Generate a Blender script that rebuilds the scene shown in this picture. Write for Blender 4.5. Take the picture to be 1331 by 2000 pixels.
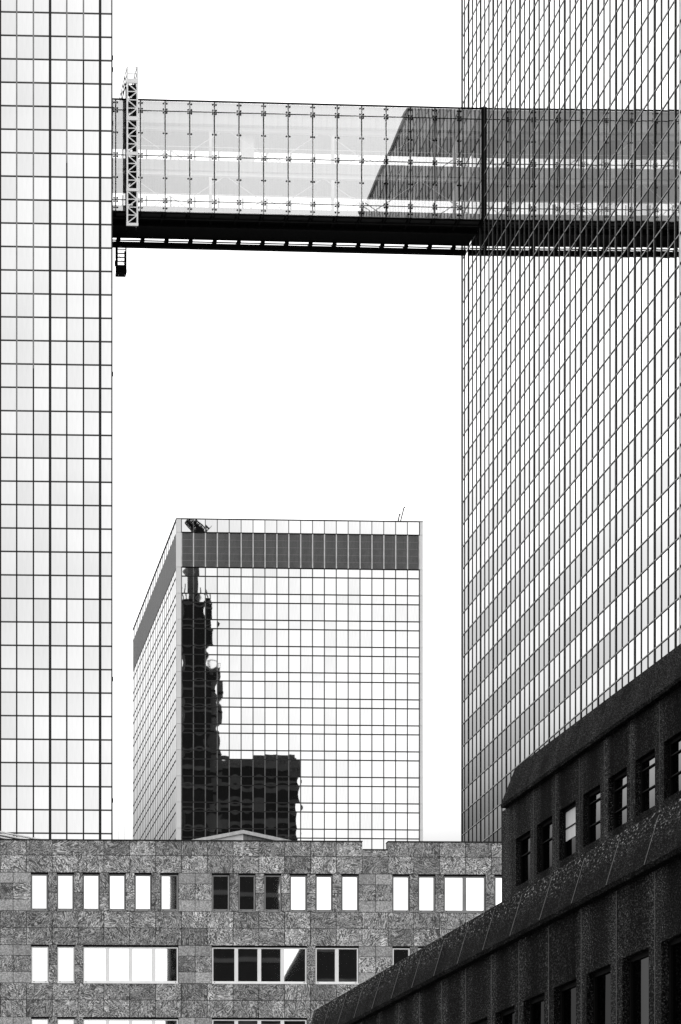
import bpy, math, random
from math import radians, sin, cos, tan, pi
random.seed(7)
scene = bpy.context.scene
for o in list(bpy.data.objects):
    bpy.data.objects.remove(o)
col = scene.collection

# ------------------------------------------------------------------ camera
F, CX, YH = 4770.0, -85.0, 2580.0        # focal length, principal point and horizon, in photo pixels (1331 x 2000)
CAMZ = 1.6
cam_d = bpy.data.cameras.new('camera')
cam = bpy.data.objects.new('camera', cam_d)
col.objects.link(cam)
cam.location = (0, 0, CAMZ)
cam.rotation_euler = (radians(90), 0, 0)
cam_d.sensor_fit = 'VERTICAL'
cam_d.sensor_height = 24.0
cam_d.lens = F / 2000.0 * 24.0
cam_d.shift_x = (665.5 - CX) / 2000.0
cam_d.shift_y = (YH - 1000.0) / 2000.0
cam_d.clip_start = 0.5
cam_d.clip_end = 6000
scene.camera = cam

# ------------------------------------------------------------------ world, sun, exposure
SUN_EL, SUN_AZ = radians(52), radians(152)       # azimuth from +Y (view direction), clockwise
world = bpy.data.worlds.new('World')
scene.world = world
world.use_nodes = True
nt = world.node_tree
nt.nodes.clear()
def N(t, kind, **kw):
    n = t.nodes.new(kind)
    for k, v in kw.items():
        setattr(n, k, v)
    return n
def math_node(t, op, a, b=None, clamp=False):
    n = N(t, 'ShaderNodeMath', operation=op, use_clamp=clamp)
    for i, x in enumerate((a, b)):
        if x is None: continue
        if isinstance(x, (int, float)): n.inputs[i].default_value = x
        else: t.links.new(x, n.inputs[i])
    return n.outputs[0]
def maprange(t, x, a, b, c, d, interp='SMOOTHSTEP'):
    n = N(t, 'ShaderNodeMapRange', interpolation_type=interp)
    t.links.new(x, n.inputs[0])
    for i, v in enumerate((a, b, c, d)):
        n.inputs[1 + i].default_value = v
    return n.outputs[0]
sky = N(nt, 'ShaderNodeTexSky', sky_type='NISHITA', sun_disc=False)
sky.sun_elevation = SUN_EL
sky.sun_rotation = SUN_AZ
sky.dust_density = 3.0
bw = N(nt, 'ShaderNodeRGBToBW')
nt.links.new(sky.outputs[0], bw.inputs[0])
tc = N(nt, 'ShaderNodeTexCoord')
sep = N(nt, 'ShaderNodeSeparateXYZ')
nt.links.new(tc.outputs['Generated'], sep.inputs[0])
noise = N(nt, 'ShaderNodeTexNoise')
mp = N(nt, 'ShaderNodeMapping')
mp.inputs['Scale'].default_value = (1, 1, 2.4)
nt.links.new(tc.outputs['Generated'], mp.inputs[0])
nt.links.new(mp.outputs[0], noise.inputs['Vector'])
noise.inputs['Scale'].default_value = 3.2
noise.inputs['Detail'].default_value = 5
noise.inputs['Roughness'].default_value = 0.55
cloud = maprange(nt, noise.outputs[0], 0.25, 0.75, 0.86, 1.12, 'LINEAR')
# a bank of greyer cloud low on the far side, away from the sun
azi = math_node(nt, 'ARCTAN2', sep.outputs[0], sep.outputs[1])
off_az = math_node(nt, 'ABSOLUTE', math_node(nt, 'ADD', azi, radians(15.5)))
ahead = maprange(nt, off_az, 0.0, radians(11.5), 1.0, 0.0)
low = maprange(nt, sep.outputs[2], 0.16, 0.37, 1.0, 0.0, 'LINEAR')
bank = math_node(nt, 'MULTIPLY', ahead, low)
dim = math_node(nt, 'SUBTRACT', 1.0, math_node(nt, 'MULTIPLY', bank, 0.86))
# the far sky thins to grey just above the roofs
front = maprange(nt, sep.outputs[1], 0.3, 0.8, 0.0, 1.0)
hz = math_node(nt, 'MULTIPLY', front, maprange(nt, sep.outputs[2], 0.15, 0.25, 0.80, 0.0))
dim = math_node(nt, 'MULTIPLY', dim, math_node(nt, 'SUBTRACT', 1.0, hz))
base = math_node(nt, 'ADD', math_node(nt, 'MULTIPLY', bw.outputs[0], 0.25), 12.5)
# the quarter of the sky away from the sun, behind the camera on the left, is dimmer: bridge and tower both mirror it
dp = N(nt, 'ShaderNodeVectorMath', operation='DOT_PRODUCT')
nt.links.new(tc.outputs['Generated'], dp.inputs[0])
dp.inputs[1].default_value = (-0.466, -0.842, 0.272)
gap = maprange(nt, dp.outputs['Value'], 0.70, 0.97, 1.0, 0.40)
val = math_node(nt, 'MULTIPLY', math_node(nt, 'MULTIPLY', math_node(nt, 'MULTIPLY', base, cloud), dim), gap)
bg = N(nt, 'ShaderNodeBackground')
bg.inputs['Strength'].default_value = 0.15
nt.links.new(val, bg.inputs['Color'])
wo = N(nt, 'ShaderNodeOutputWorld')
nt.links.new(bg.outputs[0], wo.inputs[0])

sun_d = bpy.data.lights.new('sun', 'SUN')
sun_d.energy = 0.9
sun_d.angle = radians(14)
sun_d.color = (1, 0.985, 0.97)
sun = bpy.data.objects.new('sun', sun_d)
col.objects.link(sun)
sun.rotation_euler = (radians(90) - SUN_EL, 0, pi - SUN_AZ)
sun.location = (0, -20, 150)

vs = scene.view_settings
vs.view_transform = 'Standard'
vs.look = 'None'
vs.exposure = 0.0
vs.gamma = 1.0
vs.use_curve_mapping = False
scene.cycles.max_bounces = 10
scene.cycles.glossy_bounces = 6
scene.cycles.transparent_max_bounces = 12

# ------------------------------------------------------------------ materials (the photograph is black and white)
def new_mat(name):
    m = bpy.data.materials.new(name)
    m.use_nodes = True
    t = m.node_tree
    t.nodes.clear()
    out = N(t, 'ShaderNodeOutputMaterial')
    return m, t, out
def principled(t, out, base=0.5, rough=0.5, metal=0.0, spec=0.5):
    p = N(t, 'ShaderNodeBsdfPrincipled')
    if isinstance(base, (int, float)):
        p.inputs['Base Color'].default_value = (base, base, base, 1)
    else:
        t.links.new(base, p.inputs['Base Color'])
    p.inputs['Roughness'].default_value = rough
    p.inputs['Metallic'].default_value = metal
    p.inputs['Specular IOR Level'].default_value = spec
    t.links.new(p.outputs[0], out.inputs[0])
    return p
def obj_coord(t):
    return N(t, 'ShaderNodeTexCoord').outputs['Object']
def tex_noise(t, vec, scale, detail=3, rough=0.55, dist=0.0):
    n = N(t, 'ShaderNodeTexNoise')
    if vec is not None: t.links.new(vec, n.inputs['Vector'])
    n.inputs['Scale'].default_value = scale
    n.inputs['Detail'].default_value = detail
    n.inputs['Roughness'].default_value = rough
    n.inputs['Distortion'].default_value = dist
    return n.outputs[0]
def ramp(t, x, stops):
    r = N(t, 'ShaderNodeValToRGB')
    e = r.color_ramp.elements
    e[0].position, e[1].position = stops[0][0], stops[-1][0]
    e[0].color = (stops[0][1],) * 3 + (1,)
    e[1].color = (stops[-1][1],) * 3 + (1,)
    for p, v in stops[1:-1]:
        k = e.new(p)
        k.color = (v, v, v, 1)
    t.links.new(x, r.inputs[0])
    return r.outputs[0]
def mapped(t, vec, scale=(1, 1, 1)):
    m = N(t, 'ShaderNodeMapping')
    m.inputs['Scale'].default_value = scale
    t.links.new(vec, m.inputs[0])
    return m.outputs[0]
def bump(t, h, p, strength=0.3, dist=0.01):
    b = N(t, 'ShaderNodeBump')
    b.inputs['Strength'].default_value = strength
    b.inputs['Distance'].default_value = dist
    t.links.new(h, b.inputs['Height'])
    t.links.new(b.outputs[0], p.inputs['Normal'])

def mirror_glass(name, tint, var, rough=0.015):
    m, t, out = new_mat(name)
    oi = N(t, 'ShaderNodeObjectInfo')
    ge = N(t, 'ShaderNodeNewGeometry')
    r = math_node(t, 'FRACT', math_node(t, 'ADD', oi.outputs['Random'], ge.outputs['Random Per Island']))
    v = maprange(t, r, 0, 1, tint - var, tint + var, 'LINEAR')
    dirt = tex_noise(t, mapped(t, obj_coord(t), (6, 6, 0.35)), 2.0, 3)
    v = math_node(t, 'MULTIPLY', v, maprange(t, dirt, 0.3, 0.75, 1.03, 0.93, 'LINEAR'))
    principled(t, out, v, rough, 1.0)
    return m
def plain(name, base, rough=0.5, metal=0.0, wear=0.18, scale=3.0, spec=0.5):
    m, t, out = new_mat(name)
    n = tex_noise(t, mapped(t, obj_coord(t), (1, 1, 0.4)), scale, 4)
    v = maprange(t, n, 0.3, 0.7, base * (1 - wear), base * (1 + wear), 'LINEAR')
    principled(t, out, v, rough, metal, spec)
    return m

M = {}
M['vision'] = mirror_glass('vision_glass', 0.50, 0.04)
M['spandrel'] = mirror_glass('spandrel_glass', 0.80, 0.04)
M['front_glass'] = mirror_glass('front_glass', 0.585, 0.035)
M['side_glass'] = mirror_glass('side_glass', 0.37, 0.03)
M['mid_glass'] = mirror_glass('mid_glass', 0.52, 0.045)
M['window_glass'] = mirror_glass('window_glass', 0.80, 0.02)
M['dim_glass'] = mirror_glass('dim_glass', 0.10, 0.03, 0.03)
M['black_glass'] = mirror_glass('black_glass', 0.004, 0.003, 0.03)
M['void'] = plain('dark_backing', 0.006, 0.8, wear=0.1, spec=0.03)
M['black_metal'] = plain('black_metal', 0.004, 0.6, 0.0, spec=0.05)
M['dark_metal'] = plain('dark_metal', 0.016, 0.5, 0.0, spec=0.1)
M['mid_metal'] = plain('mid_metal', 0.15, 0.45, 0.0)
M['grey_metal'] = plain('grey_metal', 0.07, 0.45, 0.0, spec=0.3)
M['light_metal'] = plain('light_metal', 0.42, 0.4, 0.0)
M['white_metal'] = plain('white_metal', 0.60, 0.45, 0.0, wear=0.05)
M['white_frame'] = plain('white_frame', 0.62, 0.45, 0.0, wear=0.05)
M['pale_panel'] = plain('pale_panel', 0.52, 0.5, 0.0, wear=0.05, scale=0.6)
M['ceiling'] = plain('ceiling_paint', 0.30, 0.7, 0.0, wear=0.04)
M['slat'] = plain('louvre_slat', 0.13, 0.5)
M['clad_light'] = plain('cladding_light', 0.55, 0.5, wear=0.06)
M['clad_dark'] = plain('cladding_dark', 0.12, 0.5, wear=0.10)
M['far_dark'] = plain('dark_facade', 0.008, 0.6, wear=0.3, scale=0.3, spec=0.1)
M['far_band'] = plain('dark_facade_band', 0.055, 0.6, wear=0.3, scale=0.3, spec=0.1)
M['sealant'] = plain('pale_sealant', 0.10, 0.7, wear=0.95, scale=1.6)
M['sealant_mid'] = plain('streaked_sealant', 0.055, 0.8, wear=0.98, scale=2.2)
M['sealant_faint'] = plain('weathered_sealant', 0.035, 0.8, wear=0.95, scale=1.2)

def granite():
    m, t, out = new_mat('swirled_granite')
    oi = N(t, 'ShaderNodeObjectInfo')
    vr = N(t, 'ShaderNodeVectorRotate', rotation_type='EULER_XYZ')
    t.links.new(obj_coord(t), vr.inputs['Vector'])
    cr = N(t, 'ShaderNodeCombineXYZ')
    t.links.new(math_node(t, 'MULTIPLY', oi.outputs['Random'], 40.0), cr.inputs[1])
    t.links.new(cr.outputs[0], vr.inputs['Rotation'])
    off = N(t, 'ShaderNodeCombineXYZ')
    for i in range(3):
        t.links.new(math_node(t, 'MULTIPLY', oi.outputs['Random'], 73.0 + 31 * i), off.inputs[i])
    ad = N(t, 'ShaderNodeVectorMath', operation='ADD')
    t.links.new(vr.outputs[0], ad.inputs[0])
    t.links.new(off.outputs[0], ad.inputs[1])
    v = ad.outputs[0]
    vs_ = mapped(t, v, (1.0, 1.0, 0.42))
    n1 = tex_noise(t, vs_, 2.6, 4, 0.55, 1.7)
    fil = math_node(t, 'SINE', math_node(t, 'MULTIPLY', n1, 66.0))
    n2 = tex_noise(t, v, 1.7, 3, 0.6, 0.6)
    n3 = tex_noise(t, v, 12.0, 4, 0.7)
    fil = math_node(t, 'ADD', fil, math_node(t, 'MULTIPLY', math_node(t, 'SUBTRACT', n2, 0.5), 2.2))
    fil = math_node(t, 'ADD', fil, math_node(t, 'MULTIPLY', math_node(t, 'SUBTRACT', n3, 0.5), 2.6))
    c = maprange(t, fil, -1.9, 2.0, 0.0, 1.0, 'LINEAR')
    c = ramp(t, c, [(0.0, 0.006), (0.32, 0.04), (0.54, 0.17), (0.74, 0.50), (1.0, 0.85)])
    g = maprange(t, math_node(t, 'FRACT', math_node(t, 'MULTIPLY', oi.outputs['Random'], 17.3)), 0, 1, 0.48, 1.15, 'LINEAR')
    c = math_node(t, 'MULTIPLY', c, g)
    p = principled(t, out, c, 0.55)
    bump(t, fil, p, 0.08, 0.004)
    return m
M['granite'] = granite()

def granite_pale():
    m, t, out = new_mat('fine_granite')
    oi = N(t, 'ShaderNodeObjectInfo')
    off = N(t, 'ShaderNodeCombineXYZ')
    for i in range(3):
        t.links.new(math_node(t, 'MULTIPLY', oi.outputs['Random'], 51.0 + 23 * i), off.inputs[i])
    ad = N(t, 'ShaderNodeVectorMath', operation='ADD')
    t.links.new(obj_coord(t), ad.inputs[0])
    t.links.new(off.outputs[0], ad.inputs[1])
    v = ad.outputs[0]
    n1 = tex_noise(t, v, 4.0, 4, 0.55, 1.6)
    fil = math_node(t, 'SINE', math_node(t, 'MULTIPLY', n1, 34.0))
    n3 = tex_noise(t, v, 13.0, 4, 0.7)
    fil = math_node(t, 'ADD', math_node(t, 'MULTIPLY', fil, 0.55), math_node(t, 'MULTIPLY', math_node(t, 'SUBTRACT', n3, 0.5), 2.6))
    c = maprange(t, fil, -1.3, 1.4, 0.0, 1.0, 'LINEAR')
    c = ramp(t, c, [(0.0, 0.07), (0.45, 0.26), (0.75, 0.46), (1.0, 0.64)])
    g = maprange(t, math_node(t, 'FRACT', math_node(t, 'MULTIPLY', oi.outputs['Random'], 11.7)), 0, 1, 0.62, 0.95, 'LINEAR')
    c = math_node(t, 'MULTIPLY', c, g)
    principled(t, out, c, 0.55)
    return m
M['granite_pale'] = granite_pale()

def dark_concrete(name, parapet=False):
    m, t, out = new_mat(name)
    oc = obj_coord(t)
    oi = N(t, 'ShaderNodeObjectInfo')
    off = N(t, 'ShaderNodeCombineXYZ')
    for i in range(3):
        t.links.new(math_node(t, 'MULTIPLY', oi.outputs['Random'], 37.0 + 19 * i), off.inputs[i])
    ad = N(t, 'ShaderNodeVectorMath', operation='ADD')
    t.links.new(oc, ad.inputs[0])
    t.links.new(off.outputs[0], ad.inputs[1])
    v = ad.outputs[0]
    v = mapped(t, v, (1.0, 0.5, 1.0))
    fine = tex_noise(t, v, 58.0, 3, 0.8)
    speck = ramp(t, fine, [(0.0, 0.0006), (0.44, 0.002), (0.54, 0.013), (0.63, 0.075), (0.78, 0.26), (1.0, 0.3)])
    streak = tex_noise(t, mapped(t, v, (2.2, 2.2, 0.22)), 2.0, 4, 0.6)
    c = math_node(t, 'MULTIPLY', speck, maprange(t, streak, 0.3, 0.7, 0.35, 1.5, 'LINEAR'))
    if name == 'exposed_aggregate':
        sy = N(t, 'ShaderNodeSeparateXYZ')
        t.links.new(oc, sy.inputs[0])
        ay = math_node(t, 'ABSOLUTE', sy.outputs[1])
        ay = math_node(t, 'ADD', ay, math_node(t, 'MULTIPLY', math_node(t, 'SUBTRACT', streak, 0.5), 0.5))
        c = math_node(t, 'MULTIPLY', c, maprange(t, ay, 0.15, 0.68, 0.62, 2.1))
    if parapet:
        sp = N(t, 'ShaderNodeSeparateXYZ')
        t.links.new(oc, sp.inputs[0])
        peb = tex_noise(t, v, 38.0, 2, 0.65)
        edge = tex_noise(t, v, 5.0, 3, 0.6)
        h = math_node(t, 'ADD', sp.outputs[2], math_node(t, 'MULTIPLY', math_node(t, 'SUBTRACT', edge, 0.5), 0.35))
        mask = maprange(t, h, 0.20, 0.62, 0.0, 1.0)
        wash_glint = ramp(t, peb, [(0.0, 0.0), (0.575, 0.0), (0.66, 0.22), (0.75, 0.8), (1.0, 0.9)])  # clean pale pebbles, their wet glints put into the colour as well
        c = math_node(t, 'ADD', math_node(t, 'MULTIPLY', c, 0.62), math_node(t, 'MULTIPLY', wash_glint, mask))
    c = math_node(t, 'MULTIPLY', c, 0.74)
    p = principled(t, out, c, 0.8, 0, 0.02)
    bump(t, fine, p, 0.5, 0.006)
    return m
M['concrete'] = dark_concrete('exposed_aggregate')
M['concrete_plain'] = dark_concrete('plain_aggregate')
M['concrete_washed_glint'] = dark_concrete('washed_glint_aggregate', True)

def bridge_glass(name, refl):
    m, t, out = new_mat(name)
    tr = N(t, 'ShaderNodeBsdfTransparent')
    tr.inputs[0].default_value = (0.93, 0.93, 0.93, 1)
    gl = N(t, 'ShaderNodeBsdfGlossy')
    gl.inputs['Roughness'].default_value = 0.0
    gl.inputs[0].default_value = (0.95, 0.95, 0.95, 1)
    oc = obj_coord(t)
    stain = tex_noise(t, mapped(t, oc, (5, 5, 0.12)), 2.0, 4, 0.65)
    mx = N(t, 'ShaderNodeMixShader')
    t.links.new(maprange(t, stain, 0.35, 0.75, refl, refl * 0.82, 'LINEAR'), mx.inputs[0])
    t.links.new(tr.outputs[0], mx.inputs[1])
    t.links.new(gl.outputs[0], mx.inputs[2])
    t.links.new(mx.outputs[0], out.inputs[0])
    return m
M['bridge_glass'] = bridge_glass('bridge_glass', 0.38)
M['clear_glass'] = bridge_glass('clear_glass', 0.20)
def ground_mat():
    m, t, out = new_mat('paving')
    n = tex_noise(t, obj_coord(t), 0.4, 6, 0.6)
    principled(t, out, maprange(t, n, 0.3, 0.7, 0.10, 0.17, 'LINEAR'), 0.85)
    return m
M['ground'] = ground_mat()

# ------------------------------------------------------------------ helpers
class Frame:
    """a building's own axes: u along its front (to the right), v towards the back, z up from the ground"""
    def __init__(s, X, Y, yaw):
        s.X, s.Y, s.yaw, s.c, s.s = X, Y, yaw, cos(yaw), sin(yaw)
    def world(s, u, v):
        return s.X + u * s.c - v * s.s, s.Y + u * s.s + v * s.c
    def on_v(s, px, py, v=0.0):
        a, b = (px - CX) / F, (YH - py) / F
        t = (v - s.X * s.s + s.Y * s.c) / (s.c - a * s.s)
        return (a * t - s.X) * s.c + (t - s.Y) * s.s, CAMZ + b * t
    def on_u(s, px, py, u=0.0):
        a, b = (px - CX) / F, (YH - py) / F
        t = (u + s.X * s.c + s.Y * s.s) / (a * s.c + s.s)
        return -(a * t - s.X) * s.s + (t - s.Y) * s.c, CAMZ + b * t
    def pixel(s, u, v, z):
        x, y = s.world(u, v)
        return CX + F * x / y, YH - F * (z - CAMZ) / y
def at_px(px, Y, yaw):
    return Frame((px - CX) / F * Y, Y, yaw)

class MB:
    def __init__(s):
        s.v, s.f, s.smooth = [], [], []
    def quad(s, a, b, c, d, smooth=False):
        n = len(s.v)
        s.v += [a, b, c, d]
        s.f.append((n, n + 1, n + 2, n + 3))
        s.smooth.append(smooth)
    def box(s, x0, x1, y0, y1, z0, z1):
        n = len(s.v)
        s.v += [(x, y, z) for z in (z0, z1) for y in (y0, y1) for x in (x0, x1)]
        for q in ((0, 2, 3, 1), (4, 5, 7, 6), (0, 1, 5, 4), (1, 3, 7, 5), (3, 2, 6, 7), (2, 0, 4, 6)):
            s.f.append(tuple(n + i for i in q))
            s.smooth.append(False)
        return s
    def prism(s, poly, y0, y1, axis='y'):
        """extrude an (a, z) outline along y (or along x)"""
        n, k = len(s.v), len(poly)
        for y in (y0, y1):
            for a, z in poly:
                s.v.append((a, y, z) if axis == 'y' else (y, a, z))
        for i in range(k):
            j = (i + 1) % k
            s.f.append((n + i, n + j, n + k + j, n + k + i))
        s.f.append(tuple(n + i for i in reversed(range(k))))
        s.f.append(tuple(n + k + i for i in range(k)))
        s.smooth += [False] * (k + 2)
        return s
    def bar(s, p, q, r, n=4):
        """a straight square or round bar from p to q"""
        from mathutils import Vector
        p, q = Vector(p), Vector(q)
        d = (q - p).normalized()
        a = d.cross(Vector((0, 0, 1)) if abs(d.z) < 0.9 else Vector((0, 1, 0))).normalized()
        b = d.cross(a)
        k = len(s.v)
        for c in (p, q):
            for i in range(n):
                w = 2 * pi * (i + 0.5) / n
                s.v.append(tuple(c + a * (cos(w) * r) + b * (sin(w) * r)))
        for i in range(n):
            j = (i + 1) % n
            s.f.append((k + i, k + j, k + n + j, k + n + i))
        s.f.append(tuple(k + i for i in reversed(range(n))))
        s.f.append(tuple(k + n + i for i in range(n)))
        s.smooth += [False] * (n + 2)
        return s
    def pane(s, cx, cy, cz, w, h, bulge=0.0, n=4, face='front', tilt=(0, 0)):
        """a glass sheet, softly pillowed; front faces -v, side faces -u"""
        k = len(s.v)
        for j in range(n + 1):
            for i in range(n + 1):
                a, b = i / n * 2 - 1, j / n * 2 - 1
                x, z = a * w / 2, b * h / 2
                y = -bulge * (1 - a * a) * (1 - b * b) + x * tilt[0] + z * tilt[1]
                s.v.append((cx + x, cy + y, cz + z) if face == 'front' else (cx + y, cy - x, cz + z))
        for j in range(n):
            for i in range(n):
                p = k + j * (n + 1) + i
                s.f.append((p, p + 1, p + n + 2, p + n + 1))
                s.smooth.append(n > 1)
        return s
    def mesh(s, name, mat):
        me = bpy.data.meshes.new(name)
        me.from_pydata(s.v, [], s.f)
        me.polygons.foreach_set('use_smooth', s.smooth)
        me.materials.append(M[mat])
        me.update()
        return me
    def build(s, name, mat, parent=None, loc=(0, 0, 0)):
        return link(name, s.mesh(name, mat), parent, loc)
def link(name, me, parent=None, loc=(0, 0, 0), rot=(0, 0, 0)):
    o = bpy.data.objects.new(name, me)
    o.location, o.rotation_euler = loc, rot
    o.parent = parent
    col.objects.link(o)
    return o
def thing(name, label, cat, fr, group=None):
    o = bpy.data.objects.new(name, None)
    o.location = (fr.X, fr.Y, 0)
    o.rotation_euler = (0, 0, fr.yaw)
    o.empty_display_size = 2
    o['label'], o['category'] = label, cat
    if group: o['group'] = group
    col.objects.link(o)
    return o
CACHE = {}
def shared(key, make):
    if key not in CACHE:
        CACHE[key] = make()
    return CACHE[key]
def jit(a):
    return random.uniform(-a, a)
def pane_obj(parent, cx, cy, cz, w, h, mat, bulge, tilt=0.0, face='front', n=4):
    k = ('pane', round(w, 3), round(h, 3), mat, bulge, n)
    me = shared(k, lambda: MB().pane(0, 0, 0, w, h, bulge, n).mesh('pane', mat))
    rz = 0 if face == 'front' else -pi / 2
    return link('pane', me, parent, (cx, cy, cz), (jit(tilt), 0, rz + jit(tilt)))
def box_obj(name, parent, mat, x0, x1, y0, y1, z0, z1):
    w, d, h = x1 - x0, y1 - y0, z1 - z0
    k = (name, mat, round(w, 3), round(d, 3), round(h, 3))
    me = shared(k, lambda: MB().box(-w / 2, w / 2, -d / 2, d / 2, 0, h).mesh(name, mat))
    return link(name, me, parent, ((x0 + x1) / 2, (y0 + y1) / 2, z0))

# ------------------------------------------------------------------ ground
g = MB()
g.quad((-2500, -2500, 0), (2500, -2500, 0), (2500, 3500, 0), (-2500, 3500, 0))
ground = g.build('ground', 'ground')
ground['kind'] = 'structure'

YAW = math.atan(174.0 / F)

# ------------------------------------------------------------------ the tower on the left (front face seen almost square on)
LT = at_px(220.5, 182.7, YAW)
lt = thing('glass_tower', 'pale glass office tower filling the left edge, square grid of dark mullions', 'tower', LT, 'mirror glass office towers')
H_T = 106.3
MB().box(-32, -0.02, 0.14, 30, 0, H_T).build('core', 'void', lt)
zl0 = CAMZ + (YH - 26.5) / F * 182.7
dz = 1.7523
us = [0.0, -0.94] + [-0.94 - 1.25 * i for i in range(1, 22)]
zrows = [zl0 + dz * k for k in range(-38, 6)]
stuff = MB()
for c in range(len(us) - 1):
    u1, u0 = us[c], us[c + 1]
    w = u1 - u0 - 0.05
    for k in range(len(zrows) - 1):
        zc, h = (zrows[k] + zrows[k + 1]) / 2, dz - 0.07
        px, py = LT.pixel((u0 + u1) / 2, 0, zc)
        if -20 < px and -30 < py < 1660:
            pane_obj(lt, (u0 + u1) / 2, 0.02, zc, w, h, 'front_glass', 0.0012, 0.0012)
        else:
            stuff.pane((u0 + u1) / 2, 0.02, zc, w, h, 0.001, 2, tilt=(jit(.001), jit(.001)))
o = stuff.build('pane_field', 'front_glass', lt)
o['kind'] = 'stuff'
shade_top = {2: 118, 3: 320, 5: 722, 6: 850, 8: 1200}  # mullions mirror no sky below these heights: that darkness added as black strips
for c in range(1, len(us)):
    thick = (c - 1) % 3 == 0
    w = 0.19 if thick else 0.11
    box_obj('mullion', lt, 'dark_metal' if thick else 'mid_metal', us[c] - w / 2, us[c] + w / 2, -0.035 if thick else -0.02, 0.13, 30, H_T)
    if c in shade_top:
        zt = CAMZ + (YH - shade_top[c]) / F * 182.7
        box_obj('mullion_shade', lt, 'black_metal', us[c] - 0.04, us[c] + 0.05, -0.035, -0.0225, 30, zt)
for z in zrows:
    tr_ = shared('lt_transom', lambda: MB().box(-28, -0.1, -0.012, 0.10, -0.03, 0.038).mesh('transom', 'grey_metal'))
    link('transom', tr_, lt, (0, 0, z))
    gs = shared('lt_gasket', lambda: MB().box(-28, -0.1, -0.008, 0.10, -0.07, -0.031).mesh('gasket', 'black_metal'))
    link('gasket', gs, lt, (0, 0, z))
box_obj('corner_trim', lt, 'dark_metal', -0.10, 0.0, -0.03, 0.20, 0, H_T)
for py in (112, 135, 212, 240, 730, 1326, 1563):
    zt = CAMZ + (YH - py) / F * 182.7
    box_obj('bracket', lt, 'black_metal', -0.06, 0.05, 0.02, 0.10, zt - 0.16, zt + 0.16)
box_obj('parapet', lt, 'mid_metal', -32.1, 0.06, -0.06, 30.1, H_T, H_T + 0.5)

# ------------------------------------------------------------------ the tower on the right (its long side seen at a grazing angle)
Y0 = 192.3
RT = Frame(46.8 - math.tan(YAW) * Y0, Y0, YAW)
rt = thing('glass_tower', 'glass office tower at the right edge, slanting rows of narrow panes, bridge running into it', 'tower', RT, 'mirror glass office towers')
LEN = 51.75
zr0 = CAMZ + (YH - 32.2) / F * Y0
dzr = 43.23 / F * Y0
ts = [0.0, 0.86] + [0.86 + 1.25 * i for i in range(1, 41)] + [LEN]
zk = [zr0 - dzr * k for k in range(-1, 41)]
MB().box(0.16, 35.2, -LEN + 0.02, 0.0, 0, H_T - 0.02).build('core', 'void', rt)
# the face towards the middle tower, only seen mirrored in it
bw_ = MB()
MB().box(0.0, 35.2, 0.01, 0.14, 0, H_T).build('rear_wall', 'far_dark', rt)
for k in range(0, 26):
    box_obj('rear_band', rt, 'far_band', 0.2, 35.0, 0.145, 0.2, 18 + k * 3.5, 18 + k * 3.5 + 1.2)
cells = []
for c in range(len(ts) - 1):
    for k in range(len(zk) - 1):
        tcx, zc = (ts[c] + ts[c + 1]) / 2, (zk[k] + zk[k + 1]) / 2
        px, py = RT.pixel(0, -tcx, zc)
        seen = py > -20 and px < 1331 and py < 1262 + 0.7513 * (1331 - px) and not (px < 980 and py > 1645)
        cells.append((seen, 1.0 / RT.world(0, -tcx)[1] ** 2 * (ts[c + 1] - ts[c]), c, k, tcx, zc))
cells.sort(key=lambda q: (-q[0], -q[1]))
sv, ss = MB(), MB()
for i, (seen, area, c, k, tcx, zc) in enumerate(cells):
    w, h = ts[c + 1] - ts[c] - 0.06, dzr - 0.08
    mat = 'vision' if (k - 1) % 2 == 0 else 'spandrel'
    if i < 300:
        pane_obj(rt, 0.03, -tcx, zc, w, h, mat, 0.0007, 0.0007, 'side')
    else:
        (sv if mat == 'vision' else ss).pane(0.03, -tcx, zc, w, h, 0.0007, 4, 'side', (jit(.0007), jit(.0007)))
for b, m_ in ((sv, 'vision'), (ss, 'spandrel')):
    o = b.build('pane_field', m_, rt)
    o['kind'] = 'stuff'
for i, t_ in enumerate(ts[1:-1], 1):
    thick = i % 3 == 2
    w = 0.13 if thick else 0.07
    box_obj('mullion', rt, 'dark_metal', -0.026 if thick else -0.010, 0.15, -t_ - w / 2, -t_ + w / 2, 25, H_T)
    box_obj('mullion_cap', rt, 'mid_metal', -0.031 if thick else -0.015, -0.027 if thick else -0.011, -t_ - w / 2 + 0.01, -t_ + w / 2 - 0.01, 25, H_T)
for z in zk:
    me = shared('rt_transom', lambda: MB().box(-0.002, 0.15, -LEN + 0.1, -0.1, -0.03, 0.03).mesh('transom', 'light_metal'))
    link('transom', me, rt, (0, 0, z))
    me = shared('rt_gasket', lambda: MB().box(0.008, 0.15, -LEN + 0.1, -0.1, -0.08, -0.031).mesh('gasket', 'black_metal'))
    link('gasket', me, rt, (0, 0, z))
box_obj('corner_trim', rt, 'dark_metal', -0.03, 0.16, -0.10, 0.0, 0, H_T)
box_obj('corner_trim', rt, 'light_metal', -0.03, 0.14, -LEN, -LEN + 0.12, 0, H_T)
for z in zk:
    box_obj('bracket', rt, 'black_metal', 0.0, 0.10, -LEN - 0.10, -LEN - 0.001, z - 0.08, z + 0.06)
box_obj('parapet', rt, 'mid_metal', -0.08, 35.3, -LEN - 0.02, 0.2, H_T, H_T + 0.4)
box_obj('roof_plant', rt, 'far_band', 12, 35.0, -9, -0.3, H_T + 0.4, H_T + 1.9)

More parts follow.
